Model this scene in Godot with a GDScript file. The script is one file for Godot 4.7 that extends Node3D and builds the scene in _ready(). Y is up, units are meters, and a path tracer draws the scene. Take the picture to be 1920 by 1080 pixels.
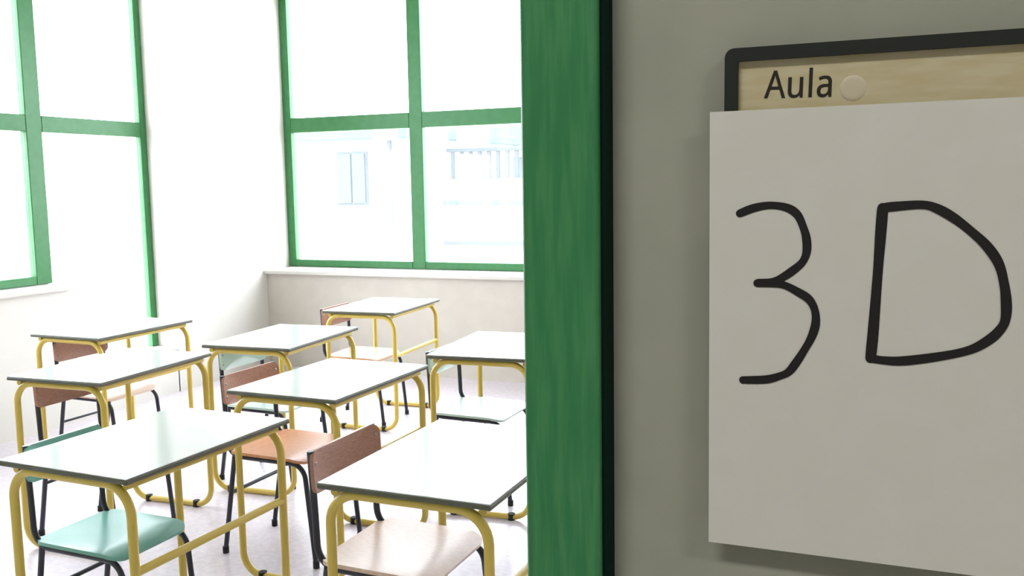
extends Node3D
# A classroom seen through its open door from the corridor; the corridor wall carries a sign and a sheet of paper.
# x runs along the corridor wall, y up, -z into the classroom (written as a positive depth d in P()).

const EYE := 1.52            # camera height
const WALL := 0.6356         # depth of the corridor face of the wall beside the door
const WALL_IN := 0.7856      # depth of its classroom face
const LEFT := -5.0           # classroom wall with the glazed door
const BACK := 6.5            # classroom face of the parapet under the far window
const RIGHT := 3.0
const CEIL := 3.6

var M := {}
var taken := {}

func P(x: float, y: float, d: float) -> Vector3:
	return Vector3(x, y, -d)

# ---------------------------------------------------------------- mesh helpers
func mb() -> SurfaceTool:
	var st := SurfaceTool.new()
	st.begin(Mesh.PRIMITIVE_TRIANGLES)
	return st

func tri(st: SurfaceTool, a: Vector3, b: Vector3, c: Vector3, out: Vector3, g: int) -> void:
	st.set_smooth_group(g)
	if (b - a).cross(c - a).dot(out) > 0.0:
		st.add_vertex(a); st.add_vertex(c); st.add_vertex(b)
	else:
		st.add_vertex(a); st.add_vertex(b); st.add_vertex(c)

func quad(st: SurfaceTool, a: Vector3, b: Vector3, c: Vector3, d: Vector3, out: Vector3, g: int) -> void:
	tri(st, a, b, c, out, g)
	tri(st, a, c, d, out, g)

# a box between two corners with chamfered edges of width b
func cbox(st: SurfaceTool, p0: Vector3, p1: Vector3, b := 0.0) -> void:
	var lo := Vector3(minf(p0.x, p1.x), minf(p0.y, p1.y), minf(p0.z, p1.z))
	var hi := Vector3(maxf(p0.x, p1.x), maxf(p0.y, p1.y), maxf(p0.z, p1.z))
	var c := (lo + hi) * 0.5
	var h := (hi - lo) * 0.5
	var v := func(axis: int, s: Vector3) -> Vector3:
		var q := Vector3(h.x - b, h.y - b, h.z - b)
		q[axis] = h[axis]
		return c + q * s
	for axis in 3:
		var u := (axis + 1) % 3
		var w := (axis + 2) % 3
		for s in [-1.0, 1.0]:
			var n := Vector3.ZERO
			n[axis] = s
			var q: Array[Vector3] = []
			for k in [[-1.0, -1.0], [1.0, -1.0], [1.0, 1.0], [-1.0, 1.0]]:
				var t := Vector3.ZERO
				t[axis] = s; t[u] = k[0]; t[w] = k[1]
				q.append(v.call(axis, t))
			quad(st, q[0], q[1], q[2], q[3], n, -1)
	if b <= 0.0:
		return
	for axis in 3:
		var u := (axis + 1) % 3
		var w := (axis + 2) % 3
		for su in [-1.0, 1.0]:
			for sw in [-1.0, 1.0]:
				var e := Vector3.ZERO
				e[u] = su; e[w] = sw
				var a := e; a[axis] = -1.0
				var z := e; z[axis] = 1.0
				quad(st, v.call(u, a), v.call(u, z), v.call(w, z), v.call(w, a), e, -1)
	for sx in [-1.0, 1.0]:
		for sy in [-1.0, 1.0]:
			for sz in [-1.0, 1.0]:
				var s := Vector3(sx, sy, sz)
				tri(st, v.call(0, s), v.call(1, s), v.call(2, s), s, -1)

# corners of a polyline rounded by arcs
func rounded(pts: Array, radius: float, closed := false, n := 6) -> Array:
	var out := []
	var m := pts.size()
	for i in m:
		var p: Vector3 = pts[i]
		if not closed and (i == 0 or i == m - 1):
			out.append(p)
			continue
		var a: Vector3 = pts[(i - 1 + m) % m]
		var c: Vector3 = pts[(i + 1) % m]
		var da := (a - p).normalized()
		var dc := (c - p).normalized()
		var half := acos(clampf(da.dot(dc), -1.0, 1.0)) * 0.5
		var cut := minf(radius / tan(half), minf((a - p).length(), (c - p).length()) * 0.49)
		var r := cut * tan(half)
		var mid := p + (da + dc).normalized() * (r / sin(half))
		var v0 := p + da * cut - mid
		var v1 := p + dc * cut - mid
		for k in n + 1:
			out.append(mid + v0.slerp(v1, float(k) / n))
	return out

# a round bar along a polyline; flat squeezes it along z
func tube(st: SurfaceTool, pts: Array, r: float, closed := false, seg := 10) -> void:
	var m := pts.size()
	var rings := []
	var up := Vector3.ZERO
	for i in m:
		var a: Vector3 = pts[(i - 1 + m) % m] if (closed or i > 0) else pts[0]
		var c: Vector3 = pts[(i + 1) % m] if (closed or i < m - 1) else pts[m - 1]
		var t := (c - a).normalized()
		if up == Vector3.ZERO:
			up = Vector3(0.31, 0.17, 0.93).cross(t).normalized()
		up = (up - t * up.dot(t)).normalized()
		var side := t.cross(up)
		var ring: Array[Vector3] = []
		for k in seg:
			var an := TAU * k / seg
			ring.append(pts[i] + (up * cos(an) + side * sin(an)) * r)
		rings.append(ring)
	for i in (m if closed else m - 1):
		var j := (i + 1) % m
		var off := 0
		if closed and j == 0:   # match the seam
			var best := 1e9
			for k in seg:
				var dd: float = (rings[i][0] as Vector3).distance_to(rings[0][k])
				if dd < best:
					best = dd; off = k
		for k in seg:
			var k1 := (k + 1) % seg
			var out: Vector3 = (rings[i][k] + rings[i][k1]) * 0.5 - pts[i]
			quad(st, rings[i][k], rings[i][k1], rings[j][(k1 + off) % seg], rings[j][(k + off) % seg], out, 0)
	if not closed:
		for e in [0, m - 1]:
			var dirn: Vector3 = (pts[0] - pts[1]) if e == 0 else (pts[m - 1] - pts[m - 2])
			for k in seg:
				tri(st, pts[e], rings[e][k], rings[e][(k + 1) % seg], dirn, -1)

# a rounded rectangle (half sizes a, b, corner radius r) as a plate of the given thickness, bent by f(Vector2) -> Vector3
func shell(st: SurfaceTool, a: float, b: float, r: float, thick: float, f: Callable) -> void:
	var outline := []
	for q in 4:
		var c := Vector2((a - r) * (1.0 if q in [0, 3] else -1.0), (b - r) * (1.0 if q in [0, 1] else -1.0))
		for k in 7:
			var an := (q + k / 6.0) * PI / 2.0
			outline.append(c + Vector2(cos(an), sin(an)) * r)
	var n := outline.size()
	var e := 0.0005
	var at := func(p: Vector2, side: float) -> Vector3:
		var o: Vector3 = f.call(p)
		var nn: Vector3 = ((f.call(p + Vector2(0, e)) - o) as Vector3).cross(f.call(p + Vector2(e, 0)) - o).normalized()
		return o + nn * (thick * 0.5 * side)
	var steps := [0.0, 0.3, 0.55, 0.75, 0.9, 0.975, 1.0]
	for i in steps.size() - 1:
		for k in n:
			var p0: Vector2 = outline[k] * steps[i]
			var p1: Vector2 = outline[(k + 1) % n] * steps[i]
			var p2: Vector2 = outline[(k + 1) % n] * steps[i + 1]
			var p3: Vector2 = outline[k] * steps[i + 1]
			for side in [-1.0, 1.0]:
				var out: Vector3 = at.call(p2, side) - at.call(p2, -side)
				tri(st, at.call(p0, side), at.call(p3, side), at.call(p2, side), out, 1 if side > 0 else 2)
				if i > 0:
					tri(st, at.call(p0, side), at.call(p2, side), at.call(p1, side), out, 1 if side > 0 else 2)
	for k in n:
		var p2: Vector2 = outline[(k + 1) % n]
		var p3: Vector2 = outline[k]
		var mid: Vector3 = f.call((p2 + p3) * 0.5) - f.call((p2 + p3) * 0.48)
		quad(st, at.call(p3, -1.0), at.call(p3, 1.0), at.call(p2, 1.0), at.call(p2, -1.0), mid, 3)

# a round disc with a domed face, axis along dirn
func dome(st: SurfaceTool, at: Vector3, dirn: Vector3, r: float, high: float, seg := 12) -> void:
	var n := dirn.normalized()
	var u := n.cross(Vector3(0.3, 0.9, 0.2)).normalized()
	var w := n.cross(u)
	var prof := [[1.0, 0.0], [0.95, 0.5], [0.7, 0.85], [0.35, 0.97], [0.0, 1.0]]
	for i in 4:
		for k in seg:
			var q := []
			for pk in [[i, k], [i, k + 1], [i + 1, k + 1], [i + 1, k]]:
				var an: float = TAU * pk[1] / seg
				q.append(at + (u * cos(an) + w * sin(an)) * (r * prof[pk[0]][0]) + n * (high * prof[pk[0]][1]))
			var out: Vector3 = (q[0] + q[2]) * 0.5 - at + n * 0.001
			tri(st, q[0], q[1], q[2], out, 0)
			if i < 3:
				tri(st, q[0], q[2], q[3], out, 0)

func done(st: SurfaceTool) -> ArrayMesh:
	st.generate_normals()
	return st.commit()

# ---------------------------------------------------------------- node helpers
func numbered(called: String) -> String:
	var n: int = taken.get(called, 0)
	taken[called] = n + 1
	return called if n == 0 else "%s_%03d" % [called, n]

func obj(called: String, mesh: Mesh, m: Material, parent: Node = null) -> MeshInstance3D:
	var o := MeshInstance3D.new()
	o.mesh = mesh
	o.material_override = m
	o.cast_shadow = GeometryInstance3D.SHADOW_CASTING_SETTING_ON
	if parent == null:
		o.name = numbered(called)
		add_child(o, true)
	else:
		o.name = called
		parent.add_child(o, true)
	return o

func thing(called: String, label: String, category: String, at := Vector3.ZERO, turn := 0.0, group := "") -> Node3D:
	var o := Node3D.new()
	o.name = numbered(called)
	add_child(o, true)
	o.position = at
	o.rotation.y = turn
	o.set_meta("label", label)
	o.set_meta("category", category)
	if group != "":
		o.set_meta("group", group)
	return o

func structure(called: String, label: String) -> Node3D:
	var o := Node3D.new()
	o.name = called
	add_child(o, true)
	o.set_meta("kind", "structure")
	o.set_meta("label", label)
	return o

func slab(called: String, label: String, m: Material, boxes: Array) -> MeshInstance3D:
	var st := mb()
	for b in boxes:
		cbox(st, b[0], b[1])
	var o := obj(called, done(st), m)
	o.set_meta("kind", "structure")
	o.set_meta("label", label)
	return o

func box_mesh(p0: Vector3, p1: Vector3, b := 0.0) -> ArrayMesh:
	var st := mb()
	cbox(st, p0, p1, b)
	return done(st)

# ---------------------------------------------------------------- materials
func srgb(r: int, g: int, b: int) -> Color:
	return Color8(r, g, b)

func mat(c: Color, rough: float, metal := 0.0, spec := 0.5) -> StandardMaterial3D:
	var m := StandardMaterial3D.new()
	m.albedo_color = c
	m.roughness = rough
	m.metallic = metal
	m.metallic_specular = spec
	return m

# colour varied by noise over the real surface: a from c0 to c1, size in metres of one noise tile
func noisy(c0: Color, c1: Color, rough: float, tile: float, freq: float, sd: int, stretch := Vector3.ONE, relief := 0.0) -> StandardMaterial3D:
	var m := mat(Color.WHITE, rough)
	var nz := FastNoiseLite.new()
	nz.seed = sd
	nz.noise_type = FastNoiseLite.TYPE_SIMPLEX_SMOOTH
	nz.frequency = freq
	nz.fractal_octaves = 4
	var ramp := Gradient.new()
	ramp.set_color(0, c0)
	ramp.set_color(1, c1)
	ramp.set_offset(0, 0.25)
	ramp.set_offset(1, 0.75)
	var t := NoiseTexture2D.new()
	t.width = 512; t.height = 512
	t.seamless = true
	t.noise = nz
	t.color_ramp = ramp
	m.albedo_texture = t
	m.uv1_triplanar = true
	m.uv1_world_triplanar = true
	m.uv1_scale = stretch / tile
	if relief > 0.0:
		var t2 := NoiseTexture2D.new()
		t2.width = 512; t2.height = 512
		t2.seamless = true
		t2.noise = nz
		t2.as_normal_map = true
		t2.bump_strength = 4.0
		m.normal_enabled = true
		m.normal_texture = t2
		m.normal_scale = relief
	return m

func make_materials() -> void:
	M.corridor_wall = noisy(srgb(171, 172, 156), srgb(178, 178, 163), 0.75, 0.9, 0.012, 3, Vector3.ONE, 0.08)
	M.room_wall = noisy(srgb(224, 222, 214), srgb(226, 224, 216), 0.7, 1.4, 0.01, 5)
	M.parapet = noisy(srgb(202, 195, 184), srgb(206, 199, 188), 0.7, 1.2, 0.012, 6)
	M.ceiling = mat(srgb(232, 231, 226), 0.9)
	M.floor = noisy(srgb(212, 203, 213), srgb(222, 214, 222), 0.24, 0.6, 0.03, 8)
	M.frame_green = noisy(srgb(60, 140, 86), srgb(78, 152, 96), 0.4, 0.5, 0.02, 9, Vector3(6.0, 0.5, 6.0), 0.05)
	M.window_green = noisy(srgb(47, 119, 64), srgb(53, 124, 70), 0.4, 0.8, 0.02, 10)
	M.dark_strip = mat(srgb(18, 42, 34), 0.9, 0.0, 0.2)
	M.sill = mat(srgb(216, 212, 206), 0.35)
	var glass := mat(Color(0.95, 1.0, 0.98, 0.04), 0.02)
	glass.transparency = BaseMaterial3D.TRANSPARENCY_ALPHA
	M.glass = glass
	M.laminate = mat(srgb(204, 208, 205), 0.13)
	M.edge = mat(srgb(92, 92, 78), 0.5)
	M.yellow = mat(srgb(218, 190, 90), 0.38)
	M.rubber = mat(srgb(40, 40, 40), 0.8)
	M.steel_dark = mat(srgb(44, 46, 58), 0.35)
	M.teal = mat(srgb(120, 182, 168), 0.25)
	M.pale_teal = mat(srgb(196, 220, 212), 0.25)
	M.brown = noisy(srgb(166, 120, 102), srgb(186, 140, 120), 0.4, 0.35, 0.02, 11, Vector3(1.0, 6.0, 1.0))
	M.orange_wood = noisy(srgb(208, 142, 98), srgb(224, 162, 118), 0.35, 0.35, 0.02, 12, Vector3(1.0, 1.0, 6.0))
	M.beige_wood = noisy(srgb(220, 190, 172), srgb(232, 206, 190), 0.3, 0.35, 0.02, 13, Vector3(1.0, 1.0, 6.0))
	M.rivet = mat(srgb(150, 150, 150), 0.3, 0.9)
	M.paper = noisy(srgb(233, 229, 220), srgb(235, 231, 223), 0.85, 0.3, 0.012, 14)
	M.ink = mat(srgb(26, 21, 21), 0.6)
	M.sign_plate = noisy(srgb(212, 196, 154), srgb(220, 207, 172), 0.45, 0.16, 0.012, 15, Vector3(0.6, 3.0, 1.0))
	M.sign_border = mat(srgb(28, 32, 28), 0.6)
	M.sign_text = mat(srgb(36, 30, 22), 0.6)
	M.pale_spot = mat(srgb(220, 207, 180), 0.5)
	M.lamp_body = mat(srgb(220, 220, 216), 0.5)
	var glow := mat(srgb(250, 248, 238), 0.6)
	glow.emission_enabled = true
	glow.emission = Color(0.98, 0.985, 0.97)
	glow.emission_energy_multiplier = 1.5
	M.lamp_glow = glow
	M.facade = mat(srgb(226, 223, 216), 0.8)
	M.shutter = mat(srgb(88, 104, 106), 0.9, 0.0, 0.1)
	M.far_band = mat(srgb(92, 97, 108), 0.9, 0.0, 0.1)
	M.far_wall = mat(srgb(92, 96, 104), 0.9, 0.0, 0.1)
	M.rail = mat(srgb(86, 91, 97), 0.9, 0.0, 0.1)
	M.paving = mat(srgb(214, 211, 204), 0.9)

# ---------------------------------------------------------------- builders
var desk_meshes := {}

func desk(at: Vector2, turn_deg: float, label: String) -> void:
	# at: centre (x, depth); short side along x, long side along the depth; the sitter is at -x
	var W := 0.25
	var L := 0.35
	if desk_meshes.is_empty():
		var st := mb()
		cbox(st, Vector3(-W, 0.733, -L), Vector3(W, 0.7465, L), 0.003)
		desk_meshes.board = done(st)
		st = mb()
		cbox(st, Vector3(-W + 0.002, 0.7465, -L + 0.002), Vector3(W - 0.002, 0.75, L - 0.002), 0.0012)
		desk_meshes.laminate = done(st)
		for s in [-1, 1]:
			st = mb()
			var z: float = s * (L - 0.03)
			var w := W - 0.02
			tube(st, rounded([Vector3(-w, 0.0145, z), Vector3(w, 0.0145, z), Vector3(w, 0.7185, z), Vector3(-w, 0.7185, z)], 0.085, true, 8), 0.0135, true, 12)
			desk_meshes["loop%d" % s] = done(st)
			st = mb()
			tube(st, [Vector3(s * (W - 0.035), 0.719, -L + 0.03), Vector3(s * (W - 0.035), 0.719, L - 0.03)], 0.0115)
			desk_meshes["rail%d" % s] = done(st)
		st = mb()
		tube(st, [Vector3(W - 0.02, 0.475, -L + 0.03), Vector3(W - 0.02, 0.475, L - 0.03)], 0.0125, false, 12)
		desk_meshes.stretcher = done(st)
		st = mb()
		tube(st, [Vector3(0, 0.0, 0.0), Vector3(0, 0.03, 0.0)], 0.017)
		desk_meshes.foot = done(st)
		st = mb()
		dome(st, Vector3.ZERO, Vector3(0, -1, 0), 0.006, 0.003)
		desk_meshes.screw = done(st)
	var t := thing("school_desk", label, "desk", P(at.x, 0, at.y), deg_to_rad(turn_deg), "school desks set out in the classroom")
	var top := obj("tabletop", desk_meshes.board, M.edge, t)
	obj("laminate", desk_meshes.laminate, M.laminate, top)
	for s in [1, -1]:
		var lp := obj("leg_frame", desk_meshes["loop%d" % s], M.yellow, t)
		for k in [-1, 1]:
			var f := obj("rubber_foot", desk_meshes.foot, M.rubber, lp)
			f.position = Vector3(k * 0.14, 0.0, s * 0.32)
		obj("rail", desk_meshes["rail%d" % s], M.yellow, t)
	obj("stretcher", desk_meshes.stretcher, M.yellow, t)

var chair_meshes := {}

func chair(at: Vector2, turn_deg: float, seat_m: Material, back_m: Material, high: float, label: String, wide := 1.0) -> void:
	# high: height against the tallest chairs
	# at: (x of the seat's rear edge, depth of its middle); the chair faces +x
	if chair_meshes.is_empty():
		for s in [-1, 1]:
			var z: float = s * 0.165
			var st := mb()
			tube(st, rounded([Vector3(-0.208, 0.77, z), Vector3(-0.200, 0.60, z), Vector3(-0.195, 0.432, z), Vector3(0.175, 0.428, z), Vector3(0.215, 0.012, z)], 0.065, false, 7), 0.0105)
			chair_meshes["side%d" % s] = done(st)
			st = mb()
			tube(st, [Vector3(-0.165, 0.432, z), Vector3(-0.235, 0.012, z)], 0.0105)
			chair_meshes["rear%d" % s] = done(st)
		var cb := mb()
		tube(cb, [Vector3(0.09, 0.424, -0.165), Vector3(0.09, 0.424, 0.165)], 0.009)
		chair_meshes.front_bar = done(cb)
		cb = mb()
		tube(cb, [Vector3(-0.19, 0.27, -0.165), Vector3(-0.19, 0.27, 0.165)], 0.008)
		chair_meshes.rear_bar = done(cb)
		cb = mb()
		tube(cb, [Vector3(0, 0, 0), Vector3(0, 0.028, 0)], 0.0135)
		chair_meshes.foot = done(cb)
		cb = mb()
		shell(cb, 0.185, 0.19, 0.055, 0.012, func(p: Vector2) -> Vector3:
			var front := maxf(0.0, (p.x - 0.09) / 0.1)
			var dish := -0.010 * (1.0 - pow(p.y / 0.19, 2.0)) * (1.0 - front)
			return Vector3(p.x - 0.005, 0.4505 + 0.002 + dish * 0.6 - 0.022 * front * front, p.y))
		chair_meshes.seat = done(cb)
		cb = mb()
		shell(cb, 0.185, 0.063, 0.035, 0.011, func(p: Vector2) -> Vector3:
			var bow := -0.030 * (1.0 - pow(p.x / 0.185, 2.0))
			return Vector3(-0.190 + bow - p.y * 0.05, 0.708 + p.y, p.x))
		chair_meshes.back = done(cb)
		cb = mb()
		dome(cb, Vector3.ZERO, Vector3(1, 0.2, 0), 0.006, 0.003)
		chair_meshes.rivet = done(cb)
	var t := thing("school_chair", label, "chair", P(at.x + 0.19, 0, at.y), deg_to_rad(turn_deg), "school chairs pushed in at the desks")
	t.scale = Vector3(1.0 if wide == 1.0 else 0.95, high, wide)
	for s in [1, -1]:
		var sf := obj("side_frame", chair_meshes["side%d" % s], M.steel_dark, t)
		var f1 := obj("rubber_foot", chair_meshes.foot, M.rubber, sf)
		f1.position = Vector3(0.2155, 0, s * 0.165)
		var rl := obj("rear_leg", chair_meshes["rear%d" % s], M.steel_dark, t)
		var f2 := obj("rubber_foot", chair_meshes.foot, M.rubber, rl)
		f2.position = Vector3(-0.235, 0, s * 0.165)
	obj("front_crossbar", chair_meshes.front_bar, M.steel_dark, t)
	obj("rear_crossbar", chair_meshes.rear_bar, M.steel_dark, t)
	obj("seat", chair_meshes.seat, seat_m, t)
	var b := obj("backrest", chair_meshes.back, back_m, t)
	for k in [[-0.165, 0.735], [0.165, 0.735], [-0.165, 0.68], [0.165, 0.68]]:
		var rv := obj("rivet", chair_meshes.rivet, M.rivet, b)
		rv.position = Vector3(-0.190 - 0.030 * (1.0 - pow(0.165 / 0.185, 2.0)) - (k[1] - 0.708) * 0.05 + 0.0055, k[1], k[0])

# a window in a plane of constant depth (far wall) or constant x (side wall): bars and panes as separate parts
func window_far() -> void:
	var w := structure("window_1", "long green-framed window above the far parapet")
	var d0 := 6.82
	var d1 := 6.88
	var y0 := 0.825
	var y1 := 3.2
	var xs := [-5.0, -3.70, -2.45, -1.20, 0.05]
	for i in xs.size():
		var x: float = xs[i]
		if i == 0:
			obj("stile", box_mesh(P(x, y0, d0), P(x + 0.075, y1, d1), 0.004), M.window_green, w)
		elif i == xs.size() - 1:
			obj("stile", box_mesh(P(x - 0.075, y0, d0), P(x, y1, d1), 0.004), M.window_green, w)
		else:
			obj("mullion", box_mesh(P(x - 0.06, y0, d0), P(x + 0.06, y1, d1), 0.004), M.window_green, w)
	for i in xs.size() - 1:
		var xa: float = xs[i] + (0.075 if i == 0 else 0.06)
		var xb: float = xs[i + 1] - (0.075 if i == xs.size() - 2 else 0.06)
		obj("bottom_rail", box_mesh(P(xa, y0, d0), P(xb, y0 + 0.06, d1), 0.004), M.window_green, w)
		obj("transom", box_mesh(P(xa, 1.985, d0), P(xb, 2.11, d1), 0.004), M.window_green, w)
		obj("top_rail", box_mesh(P(xa, y1 - 0.07, d0), P(xb, y1, d1), 0.004), M.window_green, w)
		obj("pane", box_mesh(P(xa, y0 + 0.06, 6.847), P(xb, 1.985, 6.853)), M.glass, w)
		obj("pane", box_mesh(P(xa, 2.11, 6.847), P(xb, y1 - 0.07, 6.853)), M.glass, w)
	obj("window_sill", box_mesh(P(-5.0, 0.79, 6.46), P(0.05, 0.822, 6.9), 0.006), M.sill, w)

func window_side() -> void:
	var w := structure("window_2", "green-framed window in the left wall")
	var x0 := -5.17
	var x1 := -5.23
	var y0 := 0.915
	var y1 := 3.2
	var ds := [1.90, 3.16, 4.42]
	for i in ds.size():
		var d: float = ds[i]
		obj("stile" if i != 1 else "mullion", box_mesh(P(x0, y0, d - 0.06), P(x1, y1, d + 0.06), 0.004), M.window_green, w)
	for i in 2:
		var da: float = ds[i] + 0.06
		var db: float = ds[i + 1] - 0.06
		obj("bottom_rail", box_mesh(P(x0, y0, da), P(x1, y0 + 0.055, db), 0.004), M.window_green, w)
		obj("transom", box_mesh(P(x0, 1.90, da), P(x1, 2.005, db), 0.004), M.window_green, w)
		obj("top_rail", box_mesh(P(x0, y1 - 0.07, da), P(x1, y1, db), 0.004), M.window_green, w)
		obj("pane", box_mesh(P(-5.197, y0 + 0.055, da), P(-5.203, 1.90, db)), M.glass, w)
		obj("pane", box_mesh(P(-5.197, 2.005, da), P(-5.203, y1 - 0.07, db)), M.glass, w)
	obj("window_sill", box_mesh(P(-4.96, 0.88, 1.84), P(-5.25, 0.912, 4.47), 0.006), M.sill, w)
	var dr := structure("window_3", "tall low-silled green-framed window beside the corner")
	obj("post", box_mesh(P(-5.175, 0.345, 5.335), P(-5.225, y1, 5.395), 0.004), M.window_green, dr)
	obj("transom", box_mesh(P(x0, 1.90, 4.48), P(x1, 2.005, 5.335), 0.004), M.window_green, dr)
	obj("top_rail", box_mesh(P(x0, y1 - 0.07, 4.48), P(x1, y1, 5.335), 0.004), M.window_green, dr)
	obj("window_sill", box_mesh(P(-4.985, 0.32, 4.48), P(-5.25, 0.345, 5.405), 0.004), M.sill, dr)
	obj("pane", box_mesh(P(-5.197, 0.345, 4.48), P(-5.203, 1.90, 5.335)), M.glass, dr)
	obj("pane", box_mesh(P(-5.197, 2.005, 4.48), P(-5.203, y1 - 0.07, 5.335)), M.glass, dr)

func door_frame() -> void:
	var w := structure("door_1", "green metal frame of the open classroom doorway")
	var xr := -0.1925     # outer right edge
	var ir := -0.2495     # opening side
	var front := 0.610
	var back := 0.80
	var xl := ir - 0.90   # opening side at the left
	# rounded metal profile swept upwards: architrave face towards the corridor, lining through the wall
	var prof := func(mirror: float) -> Array:
		var a := [Vector2(xr, front + 0.0265), Vector2(xr, front), Vector2(ir, front), Vector2(ir, back), Vector2(ir + 0.024, back), Vector2(ir + 0.024, front + 0.0265)]
		var r := []
		for i in a.size():
			var p: Vector2 = a[i]
			if i in [1, 2]:
				var q: Vector2 = a[i - 1]
				var n: Vector2 = a[i + 1]
				var rad := 0.004 if i == 1 else 0.006
				var u := (q - p).normalized() * rad
				var v := (n - p).normalized() * rad
				for k in 6:
					var an := k / 5.0 * PI / 2.0
					r.append(p + u * (1.0 - sin(an)) + v * (1.0 - cos(an)))
			else:
				r.append(p)
		var out := []
		for p in r:
			out.append(Vector2(p.x, p.y) if mirror > 0.0 else Vector2(xl + ir - p.x, p.y))
		return out
	for side in [1.0, -1.0]:
		var pr: Array = prof.call(side)
		var st := mb()
		var n := pr.size()
		for i in n:
			var a: Vector2 = pr[i]
			var b: Vector2 = pr[(i + 1) % n]
			var e := b - a
			var o := Vector2(e.y, -e.x) * (-1.0 if side > 0.0 else 1.0)
			quad(st, P(a.x, 0, a.y), P(b.x, 0, b.y), P(b.x, 2.10, b.y), P(a.x, 2.10, a.y), Vector3(o.x, 0, -o.y) * -1.0, -1)
		obj("jamb", done(st), M.frame_green, w)
	obj("head", box_mesh(P(xl - 0.057, 2.10, front), P(xr, 2.158, WALL + 0.001), 0.004), M.frame_green, w)
	obj("head_lining", box_mesh(P(xl - 0.024, 2.10, WALL), P(ir + 0.024, 2.124, back), 0.002), M.frame_green, w)
	var g := obj("dark_strip", box_mesh(P(xr, 0, 0.617), P(xr + 0.0035, 2.158, WALL), 0.0), M.dark_strip, w)  # narrow near-black green strip between frame edge and wall
	g.set_meta("label", "near-black strip between green frame and wall")
	obj("dark_strip", box_mesh(P(xl - 0.057 - 0.0035, 0, 0.617), P(xl - 0.057, 2.158, WALL), 0.0), M.dark_strip, w)

func smooth_line(pts: Array, n := 6) -> Array:
	var out := []
	for i in pts.size() - 1:
		var p0: Vector2 = pts[maxi(i - 1, 0)]
		var p3: Vector2 = pts[mini(i + 2, pts.size() - 1)]
		for k in n:
			out.append((pts[i] as Vector2).cubic_interpolate(pts[i + 1], p0, p3, float(k) / n))
	out.append(pts[pts.size() - 1])
	return out

# a felt-pen stroke: a flat ribbon with round ends lying on the sheet at depth d
func stroke(st: SurfaceTool, pts: Array, width: float, d: float) -> void:
	var s := smooth_line(pts)
	var m := s.size()
	var l := []
	var r := []
	for i in m:
		var t: Vector2 = ((s[mini(i + 1, m - 1)] as Vector2) - s[maxi(i - 1, 0)]).normalized()
		var w := width * 0.5 * (1.0 + 0.07 * sin(i * 0.37))
		l.append(s[i] + t.orthogonal() * w)
		r.append(s[i] - t.orthogonal() * w)
	var to := Vector3(0, 0, 1)
	for i in m - 1:
		quad(st, P(l[i].x, l[i].y, d), P(l[i + 1].x, l[i + 1].y, d), P(r[i + 1].x, r[i + 1].y, d), P(r[i].x, r[i].y, d), to, 0)
	for e in [0, m - 1]:
		var c: Vector2 = s[e]
		var away: Vector2 = (c - (s[1] if e == 0 else s[m - 2])).normalized()
		for k in 10:
			var a := away.angle() - PI / 2.0 + PI * k / 10.0
			var b := away.angle() - PI / 2.0 + PI * (k + 1) / 10.0
			tri(st, P(c.x, c.y, d), P(c.x + cos(a) * width * 0.5, c.y + sin(a) * width * 0.5, d), P(c.x + cos(b) * width * 0.5, c.y + sin(b) * width * 0.5, d), to, 0)

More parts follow.
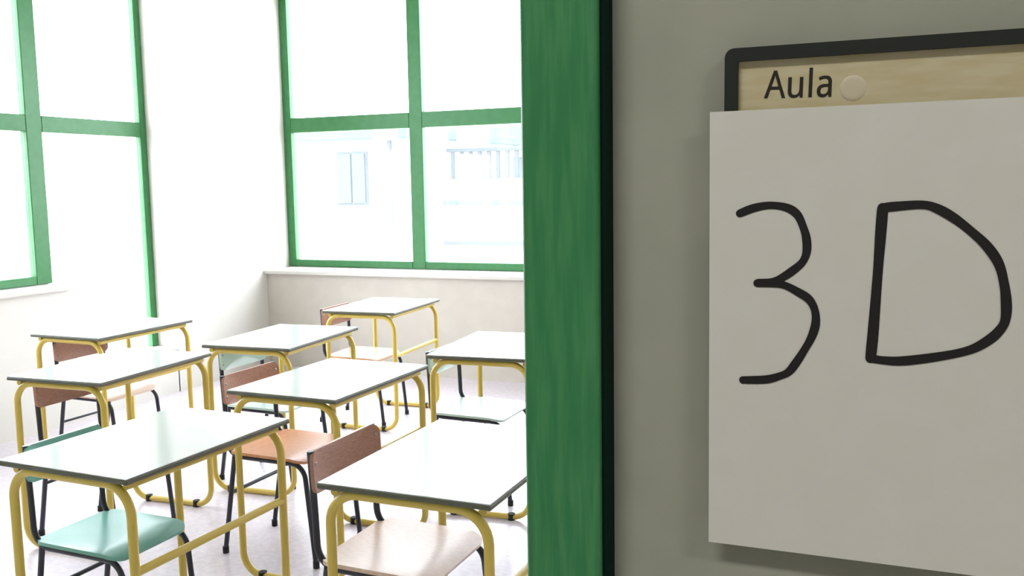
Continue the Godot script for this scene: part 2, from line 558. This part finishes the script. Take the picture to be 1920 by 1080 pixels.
func sign_and_paper() -> void:
	var s := thing("door_sign", "beige room sign with black border reading Aula, half hidden by the paper", "sign", P(-0.012, 1.49, WALL))
	# plate and a border with rounded corners
	var x0 := -0.1104; var x1 := 0.1300; var y0 := 1.385; var y1 := 1.6045
	var c := Vector2((x0 + x1) * 0.5, (y0 + y1) * 0.5)
	var st := mb()
	shell(st, (x1 - x0) * 0.5 - 0.007, (y1 - y0) * 0.5 - 0.007, 0.001, 0.006, func(p: Vector2) -> Vector3: return P(c.x + p.x, c.y + p.y, WALL - 0.0035) - s.position)
	obj("plate", done(st), M.sign_plate, s)
	st = mb()
	var outer := []
	var inner := []
	for q in 4:
		var sx := 1.0 if q in [0, 3] else -1.0
		var sy := 1.0 if q in [0, 1] else -1.0
		for k in 7:
			var an := (q + k / 6.0) * PI / 2.0
			var dv := Vector2(cos(an), sin(an))
			outer.append(Vector2(c.x + sx * ((x1 - x0) * 0.5 - 0.006), c.y + sy * ((y1 - y0) * 0.5 - 0.006)) + dv * 0.006)
			inner.append(Vector2(c.x + sx * ((x1 - x0) * 0.5 - 0.009), c.y + sy * ((y1 - y0) * 0.5 - 0.009)) + dv * 0.0005)
	var n := outer.size()
	var f0 := WALL - 0.010
	for k in n:
		var a: Vector2 = outer[k]; var b: Vector2 = outer[(k + 1) % n]
		var e: Vector2 = inner[k]; var f: Vector2 = inner[(k + 1) % n]
		var away := Vector3(a.x - c.x, a.y - c.y, 0)
		quad(st, P(a.x, a.y, f0) - s.position, P(b.x, b.y, f0) - s.position, P(f.x, f.y, f0) - s.position, P(e.x, e.y, f0) - s.position, Vector3(0, 0, 1), -1)
		quad(st, P(a.x, a.y, f0) - s.position, P(b.x, b.y, f0) - s.position, P(b.x, b.y, WALL) - s.position, P(a.x, a.y, WALL) - s.position, away, -1)
		quad(st, P(e.x, e.y, f0) - s.position, P(f.x, f.y, f0) - s.position, P(f.x, f.y, WALL - 0.005) - s.position, P(e.x, e.y, WALL - 0.005) - s.position, -away, -1)
	obj("border", done(st), M.sign_border, s)
	var tm := TextMesh.new()
	var fnt := SystemFont.new()
	fnt.font_names = PackedStringArray(["Droid Sans"])
	var bold := FontVariation.new()
	bold.base_font = fnt
	bold.variation_embolden = 0.15
	tm.font = bold
	tm.text = "Aula"
	tm.font_size = 64
	tm.pixel_size = 0.0238 / 64.0
	tm.depth = 0.0003
	tm.horizontal_alignment = HORIZONTAL_ALIGNMENT_LEFT
	tm.vertical_alignment = VERTICAL_ALIGNMENT_BOTTOM
	var txt := obj("lettering", tm, M.sign_text, s)
	txt.scale = Vector3(0.90, 1.0, 1.0)
	txt.position = P(-0.0858, 1.5660, WALL - 0.0066) - s.position
	txt.rotation.z = deg_to_rad(-1.5)
	txt.set_meta("label", "black printed word Aula")
	# a dab slightly paler than the plate
	var pt := thing("sign_spot", "small whitish dab on the sign beside the word Aula", "pale_spot", P(-0.0315, 1.5755, WALL - 0.0065))
	st = mb()
	dome(st, Vector3.ZERO, Vector3(0, 0, 1), 0.008, 0.0005, 20)
	obj("spot", done(st), M.pale_spot, pt)
	# the sheet, 21 by 29.7 centimetres, hung over the sign
	var d := WALL - 0.0115
	var pp := thing("paper_sheet", "white paper sheet with handwritten 3D hung over the room sign", "paper", P(-0.013, 1.2725, d))
	st = mb()
	cbox(st, P(-0.1182, 1.2722, d) - pp.position, P(0.0925, 1.5648, d + 0.0007) - pp.position, 0.0)
	var sheet := obj("sheet", done(st), M.paper, pp)
	sheet.rotation.z = deg_to_rad(0.25)
	var up3 := [Vector2(-0.0993, 1.4980), Vector2(-0.0901, 1.5015), Vector2(-0.0797, 1.5031), Vector2(-0.0693, 1.5014), Vector2(-0.0630, 1.4969), Vector2(-0.0593, 1.4891), Vector2(-0.0572, 1.4816), Vector2(-0.0570, 1.4730), Vector2(-0.0595, 1.4665), Vector2(-0.0654, 1.4609), Vector2(-0.0726, 1.4558), Vector2(-0.0790, 1.4532), Vector2(-0.0875, 1.4523)]
	var low3 := [Vector2(-0.0875, 1.4523), Vector2(-0.0790, 1.4525), Vector2(-0.0705, 1.4514), Vector2(-0.0622, 1.4474), Vector2(-0.0548, 1.4425), Vector2(-0.0511, 1.4353), Vector2(-0.0506, 1.4267), Vector2(-0.0530, 1.4179), Vector2(-0.0575, 1.4089), Vector2(-0.0624, 1.4005), Vector2(-0.0670, 1.3942), Vector2(-0.0730, 1.3910), Vector2(-0.0815, 1.3883), Vector2(-0.0960, 1.3870)]
	var d_stem := [Vector2(-0.0170, 1.4063), Vector2(-0.0159, 1.4228), Vector2(-0.0143, 1.4569), Vector2(-0.0133, 1.4796), Vector2(-0.0123, 1.5011)]
	var d_bow := [Vector2(-0.0123, 1.5011), Vector2(-0.0050, 1.5020), Vector2(0.0100, 1.5029), Vector2(0.0184, 1.5006), Vector2(0.0279, 1.4948), Vector2(0.0372, 1.4871), Vector2(0.0464, 1.4779), Vector2(0.0530, 1.4675), Vector2(0.0563, 1.4554), Vector2(0.0578, 1.4446), Vector2(0.0579, 1.4356), Vector2(0.0561, 1.4294), Vector2(0.0501, 1.4220), Vector2(0.0397, 1.4149), Vector2(0.0242, 1.4101), Vector2(0.0026, 1.4058), Vector2(-0.0092, 1.4054), Vector2(-0.0170, 1.4063)]
	st = mb()
	stroke(st, up3, 0.0052, d - 0.0003)
	stroke(st, low3, 0.0052, d - 0.0004)
	var g3 := obj("handwritten_digit", done(st), M.ink, pp)
	g3.position = -pp.position
	g3.set_meta("label", "black felt-pen digit 3")
	st = mb()
	stroke(st, d_stem, 0.0062, d - 0.0003)
	stroke(st, d_bow, 0.0056, d - 0.0004)
	var gd := obj("handwritten_letter", done(st), M.ink, pp)
	gd.position = -pp.position
	gd.set_meta("label", "black felt-pen letter D")

func corridor_lamp(x: float, d: float, label: String) -> void:
	var t := thing("ceiling_lamp", label, "lamp", P(x, CEIL, d), 0.0, "lamps on the corridor ceiling")
	obj("housing", box_mesh(Vector3(-0.62, -0.07, -0.16), Vector3(0.62, 0, 0.16), 0.006), M.lamp_body, t)
	obj("diffuser", box_mesh(Vector3(-0.6, -0.085, -0.14), Vector3(0.6, -0.07, 0.14), 0.004), M.lamp_glow, t)
	var l := AreaLight3D.new()
	l.name = "lamp_light"
	l.area_size = Vector2(1.2, 0.28)
	l.light_color = Color(0.98, 0.985, 0.97)
	l.light_energy = LAMP
	l.area_range = 20.0
	l.shadow_enabled = true
	t.add_child(l)
	l.position = Vector3(0, -0.09, 0)
	l.rotation_degrees = Vector3(-90, 0, 0)

const LAMP := 3.35

func outside() -> void:
	slab("ground", "pale paving outside the windows", M.paving, [[P(-40, -0.4, -20), P(30, -0.25, 60)]])
	var b := thing("building", "pale building with a shuttered window seen through the far window", "building", P(-10.4, -0.25, 16.0))
	var o := b.position
	obj("wall", box_mesh(P(-14.6, -0.25, 16.0) - o, P(-8.75, 2.55, 21.0) - o), M.facade, b)
	obj("cornice", box_mesh(P(-14.8, 2.42, 15.8) - o, P(-8.6, 2.62, 21.1) - o, 0.02), M.shutter, b)
	var w1 := obj("window", box_mesh(P(-10.45, 1.13, 15.95) - o, P(-9.75, 2.2, 16.0) - o, 0.01), M.rail, b)
	obj("shutter", box_mesh(P(-10.40, 1.18, 15.92) - o, P(-10.12, 2.15, 15.95) - o, 0.005), M.shutter, w1)
	obj("shutter", box_mesh(P(-10.08, 1.18, 15.92) - o, P(-9.80, 2.15, 15.95) - o, 0.005), M.shutter, w1)
	obj("downpipe", box_mesh(P(-9.27, -0.25, 15.9) - o, P(-9.19, 2.5, 15.98) - o, 0.02), M.far_band, b)
	var r := thing("terrace", "raised terrace with a barred railing seen through the far window", "terrace", P(-7.0, -0.25, 17.0))
	o = r.position
	obj("parapet", box_mesh(P(-8.6, -0.25, 17.0) - o, P(-2.0, 1.62, 17.3) - o), M.facade, r)
	obj("ledge", box_mesh(P(-8.6, 1.10, 16.9) - o, P(-2.0, 1.2, 17.02) - o, 0.01), M.far_band, r)
	obj("ledge", box_mesh(P(-8.6, 0.30, 16.9) - o, P(-2.0, 0.38, 17.02) - o, 0.01), M.far_band, r)
	obj("handrail", box_mesh(P(-8.6, 2.16, 17.1) - o, P(-2.0, 2.24, 17.2) - o, 0.01), M.rail, r)
	var x := -8.5
	while x < -2.0:
		obj("bar", box_mesh(P(x, 1.62, 17.12) - o, P(x + 0.07, 2.16, 17.18) - o), M.rail, r)
		x += 0.2
	var fb := thing("far_building", "long pale blue building roofline beyond the terrace railing", "building", P(-8.0, -0.25, 26.0))
	o = fb.position
	obj("wall", box_mesh(P(-15.0, -0.25, 26.0) - o, P(-3.0, 2.3, 30.0) - o), M.far_wall, fb)
	obj("soffit_band", box_mesh(P(-15.1, 2.3, 25.9) - o, P(-2.9, 2.5, 30.1) - o), M.facade, fb)
	obj("eaves", box_mesh(P(-15.2, 2.5, 25.7) - o, P(-2.8, 3.2, 30.2) - o, 0.03), M.far_band, fb)

# ---------------------------------------------------------------- scene
func _ready() -> void:
	# camera
	var cam := Camera3D.new()
	cam.name = "camera"
	cam.keep_aspect = Camera3D.KEEP_HEIGHT
	cam.fov = rad_to_deg(2.0 * atan(540.0 / 1750.0))
	cam.near = 0.02
	cam.far = 200.0
	add_child(cam)
	cam.transform = Transform3D(Basis.from_euler(Vector3(deg_to_rad(-6.398), deg_to_rad(22.807), deg_to_rad(-0.939))), Vector3(0, EYE, 0))
	cam.current = true
	# overcast daylight
	var sky_m := ProceduralSkyMaterial.new()
	sky_m.sky_top_color = Color(0.93, 0.96, 1.0)
	sky_m.sky_horizon_color = Color(0.97, 0.98, 1.0)
	sky_m.ground_horizon_color = Color(0.8, 0.79, 0.77)
	sky_m.ground_bottom_color = Color(0.6, 0.59, 0.57)
	sky_m.sky_energy_multiplier = 3.0
	sky_m.ground_energy_multiplier = 1.8
	var sky := Sky.new()
	sky.sky_material = sky_m
	var env := Environment.new()
	env.background_mode = Environment.BG_SKY
	env.sky = sky
	env.ambient_light_source = Environment.AMBIENT_SOURCE_SKY
	env.tonemap_mode = Environment.TONE_MAPPER_LINEAR
	env.tonemap_exposure = 1.0
	env.sdfgi_enabled = true
	env.ssao_enabled = true
	env.ssil_enabled = true
	var we := WorldEnvironment.new()
	we.name = "environment"
	we.environment = env
	add_child(we)

	make_materials()
	corridor_lamp(-0.9, -0.8, "white ceiling lamp of the corridor, by the doorway")
	corridor_lamp(2.4, -0.8, "white ceiling lamp of the corridor, away from the doorway")

	# the shell
	slab("floor", "pale glossy floor of classroom and corridor", M.floor, [[P(-5.6, -0.2, -2.6), P(RIGHT + 2.4, 0, 7.0)]])
	slab("ceiling", "white ceiling", M.ceiling, [[P(-5.6, CEIL, -2.6), P(RIGHT + 2.4, CEIL + 0.2, 7.0)]])
	var dl := -0.2495 - 0.90 - 0.024
	slab("wall_corridor", "grey painted wall between corridor and classroom", M.corridor_wall, [
		[P(-0.2255, 0, WALL), P(RIGHT + 2.2, CEIL, WALL_IN)],
		[P(-5.4, 0, WALL), P(dl, CEIL, WALL_IN)],
		[P(dl, 2.124, WALL), P(-0.2255, CEIL, WALL_IN)]])
	slab("wall_opposite", "grey painted corridor wall facing the doorway", M.corridor_wall, [[P(-5.4, 0, -2.4), P(RIGHT + 2.2, CEIL, -2.2)]])
	slab("wall_corridor_end", "end walls of the corridor", M.corridor_wall, [[P(-5.4, 0, -2.2), P(-5.2, CEIL, WALL)], [P(RIGHT + 2.0, 0, -2.2), P(RIGHT + 2.2, CEIL, WALL)]])
	slab("wall_back", "pale parapet and wall around the far window", M.parapet, [
		[P(-5.0, 0, BACK), P(0.05, 0.79, 6.9)],
		[P(-5.0, 3.2, BACK), P(0.05, CEIL, 6.9)],
		[P(0.05, 0, BACK), P(RIGHT, CEIL, 6.9)]])
	slab("wall_left", "white classroom wall around the two left windows", M.room_wall, [
		[P(LEFT, 0, WALL_IN), P(-5.4, CEIL, 1.84)],
		[P(LEFT, 0, 1.84), P(-5.3, 0.88, 4.48)],
		[P(LEFT, 0, 4.48), P(-5.3, 0.32, 5.405)],
		[P(LEFT, 3.2, 1.84), P(-5.4, CEIL, 5.405)],
		[P(LEFT, 0, 5.395), P(-5.4, CEIL, 7.0)]])
	slab("wall_right", "white classroom wall on the right", M.room_wall, [[P(RIGHT, 0, WALL_IN), P(RIGHT + 0.2, CEIL, 6.9)]])
	window_far()
	window_side()
	door_frame()
	sign_and_paper()

	# desks: middle (x, depth), turn
	desk(Vector2(-2.137, 2.185), -1.5, "white-topped school desk at the lower left, over the teal chair")
	desk(Vector2(-1.150, 2.335), 0.0, "white-topped school desk at the bottom, partly behind the green door frame")
	desk(Vector2(-3.225, 3.090), 3.0, "white-topped school desk at the left edge, behind the desk with the teal chair")
	desk(Vector2(-2.125, 3.160), -1.0, "white-topped school desk in the middle, over the orange chair seat")
	desk(Vector2(-1.775, 4.080), 5.0, "white-topped school desk against the door frame, over the pale teal chair")
	desk(Vector2(-2.975, 3.985), 4.0, "white-topped school desk between the middle desk and the corner of the room")
	desk(Vector2(-3.110, 5.230), 4.0, "farthest white-topped school desk, below the far window")
	desk(Vector2(-4.115, 3.960), 0.0, "white-topped school desk nearest the left window sill")
	# chairs: (x of the seat's rear, depth of its middle)
	chair(Vector2(-2.500, 2.165), 0.0, M.teal, M.teal, 0.95, "teal school chair under the lower left desk", 0.84)
	chair(Vector2(-1.525, 2.330), 0.0, M.beige_wood, M.brown, 1.00, "school chair with brown backrest and beige seat at the bottom desk")
	chair(Vector2(-3.450, 3.040), 0.0, M.beige_wood, M.brown, 0.90, "brown-backed school chair under the desk at the left edge")
	chair(Vector2(-2.540, 3.170), 0.0, M.orange_wood, M.brown, 0.98, "school chair with orange wooden seat under the middle desk")
	chair(Vector2(-2.090, 4.110), 0.0, M.pale_teal, M.pale_teal, 0.93, "pale teal school chair touching the green door frame, under the upper right desk")
	chair(Vector2(-3.220, 3.960), 0.0, M.pale_teal, M.pale_teal, 0.90, "pale teal school chair under the desk before the far corner")
	chair(Vector2(-3.420, 5.170), 3.0, M.orange_wood, M.brown, 0.96, "brown-backed school chair at the farthest desk")
	chair(Vector2(-4.280, 3.870), 0.0, M.beige_wood, M.brown, 0.90, "brown-backed school chair under the desk by the left window")
	outside()
